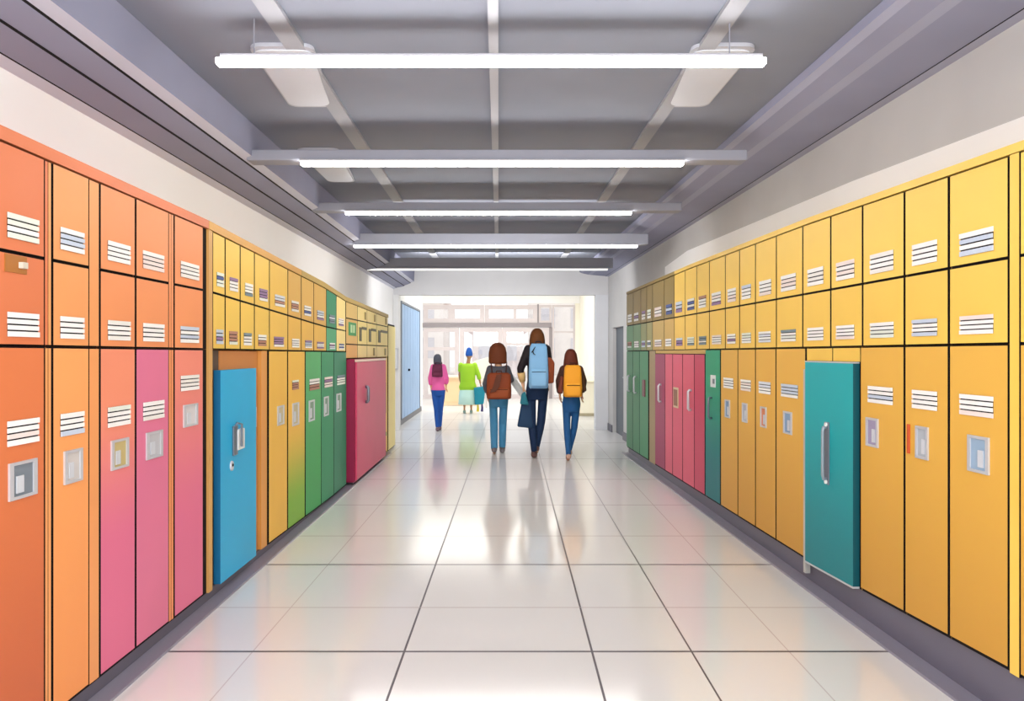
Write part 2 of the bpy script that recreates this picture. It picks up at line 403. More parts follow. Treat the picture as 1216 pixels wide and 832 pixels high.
# ================================================================== RIGHT ROW
YT, YM = mat((250,208,94), .45), mat((247,203,90), .45)
YLW = fade((204,150,56), (232,180,78), .0, 1.35)  # darker gold at the foot: light falling off downwards is painted in
re_ = [745, 753, 762, 769, 776, 790, 802, 815, 829, 844, 863, 880, 899, 924, 955.5, 989, 1027, 1077, 1130, 1202]
OL = mat((150,126,62), .45)
mids = [mat((96,150,100), .45), mat((110,152,100), .45), mat((150,156,98), .45), mat((166,160,98), .45), mat((204,172,94), .45), mat((212,174,90), .45)]
gR = 'yellow box lockers along the top of the right row'
N = len(re_)-1
for i in range(N):
    c = (YT, YM) if i >= 6 else (OL, mids[i])
    k = N-1-i      # counted from the near end
    lab = ('%s yellow two-door box locker from the near end of the right row' % ORD[k]) if i >= 6 else '%s olive two-door box locker from the far end of the right row' % ORD[i]
    boxes(Rt, re_[i], re_[i+1], c, lab, gR, vf=(.2, .74), messy=.03 if i > 12 else .2 if i > 8 else .4, frac=((.10, .34), (.13, .36)), n=4 if i > 6 else 3)
# the next locker bank starts at the frame's edge
unit_r = boxes(Rt, 1214, 1290, (YT, YM), 'yellow box locker beyond the yellow end panel, cut by the frame', gR, vf=(.3, .8))
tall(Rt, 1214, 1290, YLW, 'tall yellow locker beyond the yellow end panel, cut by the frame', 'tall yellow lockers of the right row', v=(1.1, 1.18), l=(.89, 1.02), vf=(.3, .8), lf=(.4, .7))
bm = B(); y0, y1 = span(Rt, 1202.4, 1213.6); wbox(bm, Rt, y0, y1, Rt.zb, off(Rt.zt, -.001), Rt.back+.005, .01, 1, front=0)
tag(obj('locker_divider', bm, [YM, DARK]), 'yellow upright end panel at the near end of the right row', 'panel')
# tall lockers
gRT = 'tall yellow lockers of the right row'
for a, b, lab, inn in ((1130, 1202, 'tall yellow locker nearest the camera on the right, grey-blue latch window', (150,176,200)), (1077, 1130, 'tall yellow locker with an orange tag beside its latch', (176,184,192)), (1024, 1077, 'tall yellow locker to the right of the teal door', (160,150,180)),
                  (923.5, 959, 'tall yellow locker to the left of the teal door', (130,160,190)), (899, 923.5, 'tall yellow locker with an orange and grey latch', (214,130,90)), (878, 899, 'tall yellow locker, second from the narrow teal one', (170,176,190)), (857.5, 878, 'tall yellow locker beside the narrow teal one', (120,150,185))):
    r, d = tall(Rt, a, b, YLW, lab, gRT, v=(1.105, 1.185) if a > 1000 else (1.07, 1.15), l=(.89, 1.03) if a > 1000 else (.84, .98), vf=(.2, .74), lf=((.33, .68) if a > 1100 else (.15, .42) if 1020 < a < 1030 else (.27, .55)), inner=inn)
    if b == 1130:
        bm = B(); wbox(bm, Rt, *span(Rt, 1081, 1084), .90, 1.03, DT, DT+.006, 0, bevel=.002); k = obj('tag', bm, mat((205,84,40), .5), d); k['label'] = 'small orange tag'
# teal door
r = unit(Rt, 959.5, 1023.5, Rt.zb, Rt.z2, mat((226,176,76), .45), 'teal_locker', 'wide locker with a teal door and long steel handle in the right row', 'locker', None)
bm = B(); wbox(bm, Rt, *span(Rt, 959.8, 990), 1.302, off(Rt.z2, -GAPH), .0005, DT*.7, 1, front=0); wbox(bm, Rt, *span(Rt, 991, 1023.2), 1.302, off(Rt.z2, -GAPH), .0005, DT*.7, 1, front=0)
obj('head_panel', bm, [YM, DARK], r)
bm = B(); y0, y1 = span(Rt, 963, 1021); wbox(bm, Rt, y0, y1, off(Rt.zb, .012), 1.292, .001, .034, 1, front=0)
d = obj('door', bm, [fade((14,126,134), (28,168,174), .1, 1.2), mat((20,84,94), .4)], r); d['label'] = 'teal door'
bm = B(); wbox(bm, Rt, y0, y1, 1.2925, 1.30, .001, .036, 0); obj('edge_trim', bm, SILVER, r)
bm = B(); wbox(bm, Rt, y0, y1, off(Rt.zb, .002), off(Rt.zb, .0115), .001, .036, 0); obj('edge_trim', bm, SILVER, r)
bm = B(); wbox(bm, Rt, *span(Rt, 960, 962.4), .06, 1.25, .001, .03, 0); obj('post', bm, mat((196,196,190), .4, .5, .3), r)
yh = Rt.y(990); bm = B(); wbox(bm, Rt, yh-.028, yh+.028, .63, .97, .034, .04, 0, bevel=.002); hp = obj('handle', bm, STEEL, d)
bm = B(); tube(bm, [Rt.p(yh, .66, .039), Rt.p(yh, .66, .055), Rt.p(yh, .68, .06), Rt.p(yh, .92, .06), Rt.p(yh, .94, .055), Rt.p(yh, .94, .039)], .009, n=12); obj('grip', bm, mat((150,162,172), .3, .5, .3), hp, smooth=True)
bm = B()
for z in (.645, .955): tube(bm, [Rt.p(yh, z, .039), Rt.p(yh, z, .048)], .012, n=12)
obj('screw', bm, WHITE, hp)
# narrow teal-green locker
r, d = tall(Rt, 839, 857, fade((20,116,122), (46,160,120), .35, 1.25), 'narrow teal and green locker between pink and yellow ones', None)
y0, y1 = span(Rt, 846, 851.5); bm = B(); wbox(bm, Rt, y0, y1, 1.06, 1.16, DT, DT+.006, 0); wbox(bm, Rt, y0+.01, y0+.05, 1.09, 1.13, DT+.006, DT+.012, 1); obj('label_holder', bm, [PAPER, STEEL], d)
handle(Rt, d, 847, .80, .97)
# pink lockers
pe = [779, 791, 800, 812, 826, 838.6]
pc = [(160,44,92), (222,92,120), (218,88,116), (220,90,116), (200,66,98)]
pl = ['dark raspberry tall locker at the far end of the right pink five, bar handle', 'slim pink tall locker without a handle, next to the dark raspberry one', 'pink tall locker with a beige recessed pull', 'pink tall locker with a bar handle, fourth of the right five', 'deep pink tall locker beside the narrow teal one']
for i in range(5):
    r, d = tall(Rt, pe[i], pe[i+1], mat(pc[i], .42), pl[i], 'tall pink lockers of the right row', ztop=1.335)
    if i in (0, 3): handle(Rt, d, 786.5 if i == 0 else 822.5, .82, 1.0, r=.012, m=SILVER)
    if i == 2:
        bm = B(); y0, y1 = span(Rt, 801.5, 807); wbox(bm, Rt, y0, y1, .80, 1.0, DT, DT+.006, 0); wbox(bm, Rt, y0+.02, y1-.02, .82, .98, DT+.006, DT+.008, 1); obj('recessed_pull', bm, [mat((214,196,160), .4), mat((150,110,90), .5)], d)
bm = B(); y0, y1 = span(Rt, 771.4, 778.6); wbox(bm, Rt, y0, y1, Rt.zb, off(Rt.z2, -.001), Rt.back+.005, .004, 1, front=0)
tag(obj('locker_divider', bm, [mat((172,150,112), .5), DARK]), 'beige upright filler panel between the green and pink lockers', 'panel')
bm = B(); y0, y1 = span(Rt, 779.2, 838.4); wbox(bm, Rt, y0, y1, 1.336, off(Rt.z2, -.001), Rt.back+.005, .006, 0)
tag(obj('filler_rail', bm, mat((206,168,92), .5)), 'thin tan rail above the right pink lockers', 'panel')
ge2 = [745, 752.5, 760.5, 771]
for i in range(3):
    r, d = tall(Rt, ge2[i], ge2[i+1], mat([(52,132,84), (58,138,88), (66,148,98)][i], .45), ['tall green locker at the far end of the right row', 'middle one of the three tall green lockers on the right', 'tall green locker with a reddish pull beside the beige panel'][i], 'tall green lockers of the right row')
    if i < 2: handle(Rt, d, [749, 756.5][i], .84, 1.04, r=.011, m=SILVER)
    else:
        bm = B(); y0, y1 = span(Rt, 764.5, 767.5); wbox(bm, Rt, y0, y1, .82, 1.02, DT, DT+.01, 0, bevel=.002); k = obj('pull', bm, mat((120,60,70), .4), d); k['label'] = 'reddish pull'
cap(Rt, 745, 802, mat((150,124,58), .45), 'olive top panel at the far end of the right row')
cap(Rt, 802.3, 1290, mat((246,206,96), .45), 'yellow top panel running over the right lockers')

# ================================================================== THE SETTING
PLN = mat((104,101,116), .4, .4); PLN2 = mat((136,132,146), .3, .5)
def base(s, a, b, out):
    bm = B(); y0, y1 = span(s, a, b)
    wbox(bm, s, y0, y1, 0, off(s.zb, -.002), s.back+.005, -.015, 0)
    wbox(bm, s, y0, y1, 0, .012, -.0149, out, 1)
    return bm
y0, y1 = Lf.y(-48), Lf.y(411)
bm = B()
for q0, q1 in ((y0, 2.9), (2.9, 4.8), (4.8, 6.8), (6.8, y1), (y1, Lf.y(459))):
    wbox(bm, Lf, q0, q1, 0, off(Lf.zb, -.002) if q1 <= y1 else .0, Lf.back+.005, -.015, 0) if q1 <= y1 else None
    wbox(bm, Lf, q0, q1, 0, .012, -.0149, .07, 1)
struct('baseboard_left', bm, [PLN, PLN2])
bm = B()
for q0, q1 in ((Rt.y(1290), 2.7), (2.7, 4.42), (4.42, 10.16)):
    wbox(bm, Rt, q0, q1, 0, off(Rt.zb, -.002), Rt.back+.005, -.012, 0)
    wbox(bm, Rt, q0, q1, 0, .012, -.0119, .08, 1)
struct('baseboard_right', bm, [PLN, PLN2])

# floor: tiles and joints as faces of one mesh
def floor_mat(c, rough):
    m = bpy.data.materials.new('floor_tile'); m.use_nodes = True
    nt = m.node_tree; b = nt.nodes['Principled BSDF']
    tc = nt.nodes.new('ShaderNodeTexCoord'); no = nt.nodes.new('ShaderNodeTexNoise'); no.inputs['Scale'].default_value = .6
    rp = nt.nodes.new('ShaderNodeValToRGB'); a = lin(c)
    rp.color_ramp.elements[0].color = tuple(v*.95 for v in a)+(1,); rp.color_ramp.elements[1].color = a+(1,)
    nt.links.new(tc.outputs['Object'], no.inputs['Vector']); nt.links.new(no.outputs['Fac'], rp.inputs['Fac']); nt.links.new(rp.outputs['Color'], b.inputs['Base Color'])
    b.inputs['Roughness'].default_value = .8; b.inputs['Specular IOR Level'].default_value = 0.
    # a polished wax layer: the sheen grows towards grazing angles but never hides the pale tile
    g = nt.nodes.new('ShaderNodeBsdfGlossy'); g.inputs['Roughness'].default_value = rough
    lw = nt.nodes.new('ShaderNodeLayerWeight'); lw.inputs['Blend'].default_value = .5
    mr = nt.nodes.new('ShaderNodeMapRange'); mr.inputs['From Min'].default_value = .3; mr.inputs['From Max'].default_value = .95
    mr.inputs['To Min'].default_value = .14; mr.inputs['To Max'].default_value = .43
    nt.links.new(lw.outputs['Facing'], mr.inputs['Value'])
    mx = nt.nodes.new('ShaderNodeMixShader'); nt.links.new(mr.outputs[0], mx.inputs[0])
    nt.links.new(b.outputs[0], mx.inputs[1]); nt.links.new(g.outputs[0], mx.inputs[2])
    nt.links.new(mx.outputs[0], nt.nodes['Material Output'].inputs[0])
    return m
bm = B()
xl = [(-1.60, .006, 2), (-1.17, .006, 2), (-.486, .010, 1), (.361, .010, 1), (.81, .008, 1), (1.25, .006, 2)]
yl = [(2.55, .012, 2), (3.42, .018, 1), (4.01, .012, 2), (4.82, .02, 1), (5.57, .016, 2), (6.7, .02, 2), (8.05, .026, 2), (9.6, .032, 2), (11.3, .04, 2), (13.2, .045, 2), (15.2, .05, 2)]
def cuts(lines, lo, hi):
    c = [(lo, 0)]
    for v, w, k in lines: c += [(v-w/2, k), (v+w/2, 0)]
    return c+[(hi, 0)]
cx, cy = cuts(xl, -7, 7), cuts(yl, -2.5, 24)
gv = [[bm.verts.new((x+(.0178*y if abs(x) < 3 else 0), y, 0)) for x, _ in cx] for y, _ in cy]
for j in range(len(cy)-1):
    for i in range(len(cx)-1):
        f = bm.faces.new([gv[j][i], gv[j][i+1], gv[j+1][i+1], gv[j+1][i]])
        f.material_index = cy[j][1] or cx[i][1]
fl = struct('floor', bm, [floor_mat((238,237,236), .115), mat((84,78,84), .3, .5), mat((196,188,188), .2, .6)])

# walls
GW_SHADE = mat((200,199,198), .7); WW = mat((255,255,255), .7)  # the grey carries the shade painted onto the right wall
wl = lambda y: -1.95+KL*y
wr = lambda y: 2.12+KR*y
ZL, ZR, ZC = 2.45, 2.665, 2.78
def wallslab(fx, y0, y1, z0, z1, t):
    bm = B(); a, b = fx(y0), fx(y1)
    hexa(bm, [(a,y0,z0),(b,y1,z0),(b+t,y1,z0),(a+t,y0,z0),(a,y0,z1),(b,y1,z1),(b+t,y1,z1),(a+t,y0,z1)]); return bm
struct('wall_left', wallslab(wl, -2.5, 17.6, 0, 2.9, -.15), WW)
# right wall with the dark doorway cut out of it
bm = B(); D0, D1, DZ = 11.75, 12.75, 1.76
def seg(y0, y1, z0, z1):
    a, b = wr(y0), wr(y1); t = .2
    hexa(bm, [(a,y0,z0),(b,y1,z0),(b+t,y1,z0),(a+t,y0,z0),(a,y0,z1),(b,y1,z1),(b+t,y1,z1),(a+t,y0,z1)])
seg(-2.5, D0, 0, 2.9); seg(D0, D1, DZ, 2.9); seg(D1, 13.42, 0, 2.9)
struct('wall_right', bm, GW_SHADE)
bm = B(); a, b = wr(D0), wr(D1)
hexa(bm, [(a+.06,D0,0),(b+.06,D1,0),(b+.1,D1,0),(a+.1,D0,0),(a+.06,D0,DZ),(b+.06,D1,DZ),(b+.1,D1,DZ),(a+.1,D0,DZ)])
d2 = struct('door_2', bm, mat((92,100,110), .5), label='dark grey door recessed in the right wall')
bm = B(); tube(bm, [(a+.055, D0+.12, .95), (a+.03, D0+.12, .95), (a+.03, D0+.22, .95)], .012); obj('door_handle', bm, STEEL, d2)
# lit part of the right wall painted white; grey above stands for shade
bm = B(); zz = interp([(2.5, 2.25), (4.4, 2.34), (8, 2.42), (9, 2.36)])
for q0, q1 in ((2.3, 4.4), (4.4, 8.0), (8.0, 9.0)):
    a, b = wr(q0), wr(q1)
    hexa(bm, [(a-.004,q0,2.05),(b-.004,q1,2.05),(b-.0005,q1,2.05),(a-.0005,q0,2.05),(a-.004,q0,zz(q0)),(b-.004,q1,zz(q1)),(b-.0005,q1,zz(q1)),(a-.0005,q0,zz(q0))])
struct('trim_1', bm, WW, label='lit part of the right wall, painted white, just above the lockers')  # thin slab standing in for light on the wall, no real trim
def skirt(fx, y0, y1, sgn, name, h=.12):
    bm = B(); a, b = fx(y0), fx(y1); t = .02*sgn
    hexa(bm, [(a,y0,0),(b,y1,0),(b+t,y1,0),(a+t,y0,0),(a,y0,h),(b,y1,h),(b+t,y1,h),(a+t,y0,h)])
    return struct(name, bm, mat((112,112,120), .5))
skirt(wr, 10.25, D0-.02, -1, 'baseboard_right_far'); skirt(wr, D1+.02, 13.2, -1, 'baseboard_right_end')
skirt(wl, 13.45, 17.5, 1, 'baseboard_left_far', .10)
# blue door on the left wall, past the portal
bm = B(); q0, q1, t = 14.05, 17.0, .03
nb = 7
for k in range(nb):
    a0, a1 = q0+(q1-q0)*k/nb+.012, q0+(q1-q0)*(k+1)/nb-.012
    hexa(bm, [(wl(a0)+.001,a0,.11),(wl(a1)+.001,a1,.11),(wl(a1)+t,a1,.11),(wl(a0)+t,a0,.11),(wl(a0)+.001,a0,2.25),(wl(a1)+.001,a1,2.25),(wl(a1)+t,a1,2.25),(wl(a0)+t,a0,2.25)], 0)
hexa(bm, [(wl(q0)+.001,q0,.105),(wl(q1)+.001,q1,.105),(wl(q1)+t*.8,q1,.105),(wl(q0)+t*.8,q0,.105),(wl(q0)+.001,q0,2.255),(wl(q1)+.001,q1,2.255),(wl(q1)+t*.8,q1,2.255),(wl(q0)+t*.8,q0,2.255)], 1)
d1 = struct('door_1', bm, [mat((154,186,226), .5), mat((118,148,190), .5)], label='pale blue boarded door on the left wall beyond the lockers')
bm = B()
for c in ((q0-.05, q0-.005, .1, 2.3), (q1+.005, q1+.05, .1, 2.3), (q0-.004, q1+.004, 2.26, 2.3)):
    a, b = c[0], c[1]
    hexa(bm, [(wl(a)+.001,a,c[2]),(wl(b)+.001,b,c[2]),(wl(b)+.04,b,c[2]),(wl(a)+.04,a,c[2]),(wl(a)+.001,a,c[3]),(wl(b)+.001,b,c[3]),(wl(b)+.04,b,c[3]),(wl(a)+.04,a,c[3])])
obj('door_frame', bm, mat((126,132,142), .5), d1)
bm = B(); ball(bm, (wl(15)+.045, 15.0, 1.0), .025); obj('door_knob', bm, DARK, d1)

# ceiling: flat field, stepped coves at both sides
CG = mat((134,138,151), .8, .1); CG2 = mat((150,152,174), .8, .1); CG3 = mat((206,208,224), .7, .2); CL = mat((176,178,186), .7, .2)
bm = bbox(-2.2, 2.4, -2.5, 13.6, ZC, ZC+.1); struct('ceiling', bm, CG)
def cove(prof, fx, y0, y1, name, mats):
    bm = B(); A = [bm.verts.new((fx(y0)+dx, y0, z)) for dx, z, _ in prof]; C_ = [bm.verts.new((fx(y1)+dx, y1, z)) for dx, z, _ in prof]
    n = len(prof)
    for i in range(n):
        j = (i+1) % n
        bm.faces.new([A[i], A[j], C_[j], C_[i]]).material_index = prof[i][2]
    bm.faces.new(A[::-1]); bm.faces.new(C_)
    return struct(name, bm, mats)
cove([(-.002, ZL, 1), (.055, ZL+.02, 2), (.059, ZL+.024, 0), (.19, ZL+.05, 2), (.194, ZL+.06, 0), (.30, ZL+.10, 2), (.304, ZL+.11, 1), (.36, ZL+.13, 0), (.37, ZC-.002, 0), (-.002, ZC-.002, 0)], wl, -2.5, 13.2, 'trim_2', [CG2, CG3, DARK])
cove([(.002, ZR, 1), (-.05, ZR+.006, 2), (-.053, ZR+.009, 0), (-.30, ZR+.03, 1), (-.36, ZR+.036, 0), (-.46, ZR+.06, 1), (-.50, ZR+.075, 0), (-.51, ZC-.002, 0), (.002, ZC-.002, 0)], wr, -2.5, 13.2, 'trim_3', [CG2, mat((166,168,188), .8, .1), DARK])
# long strips set under the ceiling
for k, (x0, x1, m) in enumerate(((-.045, -.001, CL), (-.99, -.90, mat((160,162,170), .7, .2)), (.93, 1.01, mat((160,162,170), .7, .2)))):
    struct('trim_%d' % (4+k), bbox(x0, x1, -2.5, 13.1, ZC-.02, ZC-.0005), m, label=['pale strip along the middle of the ceiling', 'pale strip along the left of the ceiling', 'pale strip along the right of the ceiling'][k])
# crossbeams and the tube lights under them
BM = mat((154,156,168), .7, .2)
EM = mat((255,253,248), .5, emit=LIGHT) if 'LIGHT' in globals() else mat((255,253,248), .5, emit=31.)
beams = [(4.75, 292, 888, 190, 177, 357, 812), (6.45, 352, 810, 250, 240, 410, 750), (8.27, 396, 770, 290, 277, 420, 757), (10.4, 425, 728, 318, 306, 432, 722)]
lab = ['second tube light from the camera, under a grey beam', 'third tube light from the camera, under a grey beam', 'fourth tube light from the camera, under a grey beam', 'fifth and faintest tube light, under the last grey beam']
X = lambda px, d: (px-VX)*d/F
Z = lambda py, d: CZ+(VY-py)*d/F
for i, (d, a, b, lo, hi, t0, t1) in enumerate(beams):
    zb, zt = Z(lo, d), Z(hi, d)
    bm = B(); box(bm, X(a, d), X(b, d), d, d+.14, zb, zt, 0, .01)
    struct('trim_%d' % (7+i), bm, BM, label='grey ceiling crossbeam, %s from the camera' % ORD[i])
    if i < 4:
        r = empty('tube_light', (X((t0+t1)/2, d), d-.015, zb-.03), lab[i], 'light', 'tube lights on the ceiling beams')
        zt2 = Z([190, 250, 290, 318][i], d)
        bm = bbox(X(t0, d), X(t1, d), d-.03, d+.05, zb-.012, zb-.0005, .003); obj('housing', bm, mat((190,190,196), .5), r)
        bm = bbox(X(t0, d)+.005, X(t1, d)-.005, d-.03, d+.03, zb-.012-.022, zb-.0125, .004); obj('tube', bm, [EM, EM, mat((255,253,248), .5, emit=16.), mat((240,240,240), .5, emit=.8)][i], r)
d = 3.23
r = empty('tube_light', (X(583, d), d, Z(78, d)), 'long tube light nearest the camera, hung from the ceiling', 'light', 'tube lights on the ceiling beams')
bm = bbox(X(257, d), X(909, d), d-.02, d+.03, Z(77.6, d), Z(69, d), .008); obj('tube', bm, EM, r)
bm = bbox(X(262, d), X(905, d), d-.012, d+.04, Z(68.8, d), Z(64, d), .003); obj('housing', bm, mat((150,150,158), .6), r)
for px in (300, 868):
    bm = B(); tube(bm, [(X(px, d), d+.02, Z(66, d)), (X(px, d), d+.02, ZC)], .003); obj('hanger', bm, BM, r)
# flush panel lights
def panel_light(pts, lab):
    c = Vector((sum(p[0] for p in pts)/4, sum(p[1] for p in pts)/4, ZC-.03))
    r = empty('panel_light', c, lab, 'light', 'flush rounded ceiling panels')
    def prism(k, z0, z1):
        bm = B(); v0 = [bm.verts.new((c.x+(x-c.x)*k, c.y+(y-c.y)*k, z0)) for x, y in pts]
        f = bm.faces.new(v0); q = bmesh.ops.extrude_face_region(bm, geom=[f])
        bmesh.ops.translate(bm, verts=[g for g in q['geom'] if isinstance(g, bmesh.types.BMVert)], vec=(0, 0, z1-z0))
        es = [e for e in bm.edges if abs(e.verts[0].co.z-e.verts[1].co.z) > .001]
        bmesh.ops.bevel(bm, geom=es, offset=.06, segments=6, affect='EDGES', profile=.5)
        return bm
    obj('rim', prism(1, ZC-.018, ZC-.0005), mat((178,180,190), .6), r)
    obj('diffuser', prism(.92, ZC-.024, ZC-.0185), mat((206,210,220), .5), r)
panel_light([(-1.16, 3.5), (-.86, 3.5), (-.955, 4.37), (-1.2, 4.37)], 'rounded white ceiling panel on the left behind the first tube light')
panel_light([(.90, 3.5), (1.2, 3.5), (1.2, 4.37), (.97, 4.37)], 'rounded white ceiling panel on the right behind the first tube light')
panel_light([(-1.42, 5.3), (-1.12, 5.3), (-1.19, 6.3), (-1.41, 6.3)], 'rounded white ceiling panel behind the second tube light')
for px, py in ((483, 331.5), (580, 331)):
    dd = 12.6; c = (X(px, dd), dd, ZC-.02); bm = B(); tube(bm, [(c[0], c[1], ZC-.04), (c[0], c[1], ZC-.0005)], .06, n=16)
    o = obj('spot_light', bm, mat((255,255,252), .5, emit=2.)); tag(o, 'small round ceiling spot, %s of the two before the portal' % ('left' if px < 500 else 'middle'), 'light', 'small ceiling spots')

# portal into the lobby
PY = 13.2
struct('wall_portal', bbox(wl(PY)+.001, wr(PY)-.001, PY, PY+.2, 2.347, ZC-.001), mat((214,214,216), .7), label='pale grey lintel across the end of the corridor')
struct('trim_11', bbox(1.69, wr(PY)-.002, PY-.02, PY+.22, 0, 2.346, .004), mat((216,218,223), .6), label='grey pillar carrying the right end of the lintel')
struct('trim_12', bbox(wl(PY)+.002, -1.735, PY-.02, PY+.22, 0, 2.346, .004), mat((222,222,222), .6), label='pale pillar carrying the left end of the lintel')
r = empty('wall_box', (-1.78, PY-.05, 1.04), 'small grey wall box on the left pillar, beside the lockers', 'box')
bm = bbox(-1.83, -1.74, PY-.09, PY-.021, 1.05, 1.42, .006); obj('case', bm, mat((190,192,198), .5), r)
bm = bbox(-1.82, -1.75, PY-.097, PY-.0905, 1.07, 1.40, .002); obj('lid', bm, mat((214,216,220), .5), r)
# lobby shell
CR = mat((250,246,232), .7); FY = 22.0
struct('wall_lobby_right', bbox(2.36, 2.5, 13.42, FY, 0, 3.3), CR)
struct('wall_lobby_return', bbox(wr(13.42)+.001, 2.5, 13.421, 13.5, 0, 3.3), CR)
struct('wall_lobby_left', bbox(-4.6, -4.45, 17.6, FY, 0, 3.3), WW)
struct('wall_lobby_corner', bbox(-4.6, wl(17.6)-.001, 17.6, 17.75, 0, 3.3), WW)
struct('ceiling_lobby', bbox(-4.6, 2.5, 13.6, FY+.1, 3.3, 3.4), mat((250,250,248), .8))
struct('wall_lobby_head', bbox(-2.2, 2.5, 13.405, 13.6, 2.9, 3.3), WW)
# glazed front
FR = mat((210,201,203), .55); FR2 = mat((150,143,147), .55)
xf = lambda px: X(px, FY); zf = lambda py: Z(py, FY)
bm = B(); box(bm, -4.45, xf(502), FY, FY+.12, 0, 3.3); box(bm, xf(502)+.001, 2.36, FY, FY+.12, zf(360), 3.3)
struct('wall_front', bm, WW)
def win(n, a, b, top, bot, bars=(), fw=.05, lab=None, fm=FR, hb=()):
    x0, x1, z1, z0 = xf(a), xf(b), zf(top), (zf(bot) if bot else 0.)
    bm = B()
    box(bm, x0, x0+fw, FY, FY+.1, z0, z1); box(bm, x1-fw, x1, FY, FY+.1, z0, z1)
    box(bm, x0+fw, x1-fw, FY, FY+.1, z0, z0+fw); box(bm, x0+fw, x1-fw, FY, FY+.1, z1-fw, z1)
    for q0, q1 in bars: box(bm, xf(q0), xf(q1), FY+.002, FY+.098, z0+fw, z1-fw)
    for q0, q1 in hb: box(bm, x0+fw, x1-fw, FY+.003, FY+.097, zf(q1), zf(q0))
    w = struct('window_%d' % n, bm, fm, label=lab)
    bm = bbox(x0+fw, x1-fw, FY+.04, FY+.048, z0+fw, z1-fw); obj('pane', bm, glass(), w)
    return w
win(1, 503, 575, 362, 383, ((532, 540),), .12, 'left transom window over the entrance')
win(2, 575.5, 638, 362, 383, ((610, 613),), .12, 'middle transom window over the entrance')
win(3, 640, 655, 362, 383, (), .06, 'small right transom window over the entrance')
win(4, 503, 545, 389, None, (), .12, 'left glazed entrance panel with a crossbar', hb=((412, 416),))
win(5, 546, 596, 389, None, (), .12, 'middle glazed entrance door')
win(6, 597, 652, 389, None, (), .12, 'right glazed entrance panel with a crossbar', hb=((407, 410),))
win(7, 656, 683, 362, None, (), .05, 'tall narrow window right of the entrance', hb=((393, 395),))
struct('trim_13', bbox(xf(502)+.001, xf(655), FY-.03, FY+.11, zf(388.5), zf(383.3)), FR2, label='grey header bar over the entrance')
struct('trim_14', bbox(xf(638.1), xf(639.9), FY, FY+.1, zf(383), zf(361)), FR2)
struct('trim_15', bbox(xf(652.1), xf(655.9), FY, FY+.1, 0, zf(388.6)), FR2)
struct('trim_16', bbox(xf(683.1), 2.359, FY, FY+.1, 0, zf(360.1)), CR)
# outside the glass
struct('ground_outside', bbox(-30, 30, 24.01, 70, -.1, -.01), mat((236,232,226), .8))
def far_building(x0, x1, y, h, m, lab, rows):
    r = empty('building', ((x0+x1)/2, y, 0), lab, 'building', None)
    obj('wall', bbox(x0, x1, y, y+6, 0, h), m, r)
    n = max(2, int((x1-x0)/1.6)); w = (x1-x0)/n
    for k in range(n):
        for z in rows:
            obj('window', bbox(x0+w*(k+.25), x0+w*(k+.75), y-.03, y-.001, z, z+1.2), mat((214,214,222), .3), r)
    obj('roof', bbox(x0-.2, x1+.2, y-.2, y+6.2, h, h+.2), mat((226,214,212), .6), r)
far_building(-7.5, -3.2, 44, 4.2, mat((244,240,238), .7), 'pale building outside the left entrance glass', (1.0, 2.6))
far_building(-1.4, 1.3, 40, 2.4, mat((232,224,224), .7), 'low grey building outside the middle entrance door', (.9,))
far_building(2.0, 5.8, 46, 6.0, mat((240,236,234), .7), 'tall pale building outside the right entrance glass', (1.0, 2.8, 4.4))

# lobby things
r = empty('low_counter', (1.95, 17.5, 0), 'cream low counter along the right lobby wall', 'counter')
obj('body', bbox(1.62, 2.355, 16.0, 19.5, .06, .70, .01), mat((250,244,224), .6), r)
obj('top', bbox(1.58, 2.356, 15.95, 19.55, .7005, .74, .008), mat((226,218,196), .5), r)
obj('plinth', bbox(1.68, 2.35, 16.05, 19.45, .001, .0595), mat((206,196,170), .6), r)
r = empty('reception_desk', (-1.5, 19.4, 0), 'beige reception desk behind the pink and lime walkers', 'desk')
obj('body', bbox(-1.45, -.55, 19.2, 20.0, .001, .70, .01), mat((250,222,184), .6), r)
obj('top', bbox(-1.52, -.48, 19.12, 20.05, .7005, .745, .008), mat((252,230,200), .5), r)
obj('front_panel', bbox(-1.38, -.62, 19.185, 19.1995, .08, .62), mat((248,214,170), .6), r)
r = empty('display_board', (-.45, 18.6, 0), 'beige display board on a stand in the lobby', 'board')
bm = B(); hexa(bm, [(-.75,18.6,.52),(-.22,18.6,.62),(-.22,18.64,.62),(-.75,18.64,.52),(-.75,18.6,1.08),(-.22,18.6,1.24),(-.22,18.64,1.24),(-.75,18.64,1.08)], 0, .01); obj('board', bm, mat((238,226,214), .6), r)
for x in (-.68, -.3):
    bm = B(); tube(bm, [(x, 18.66, .7), (x, 18.85, .002)], .015); obj('leg', bm, mat((200,196,192), .5), r)
    bm = B(); tube(bm, [(x, 18.63, .7), (x, 18.4, .002)], .015); obj('leg', bm, mat((200,196,192), .5), r)

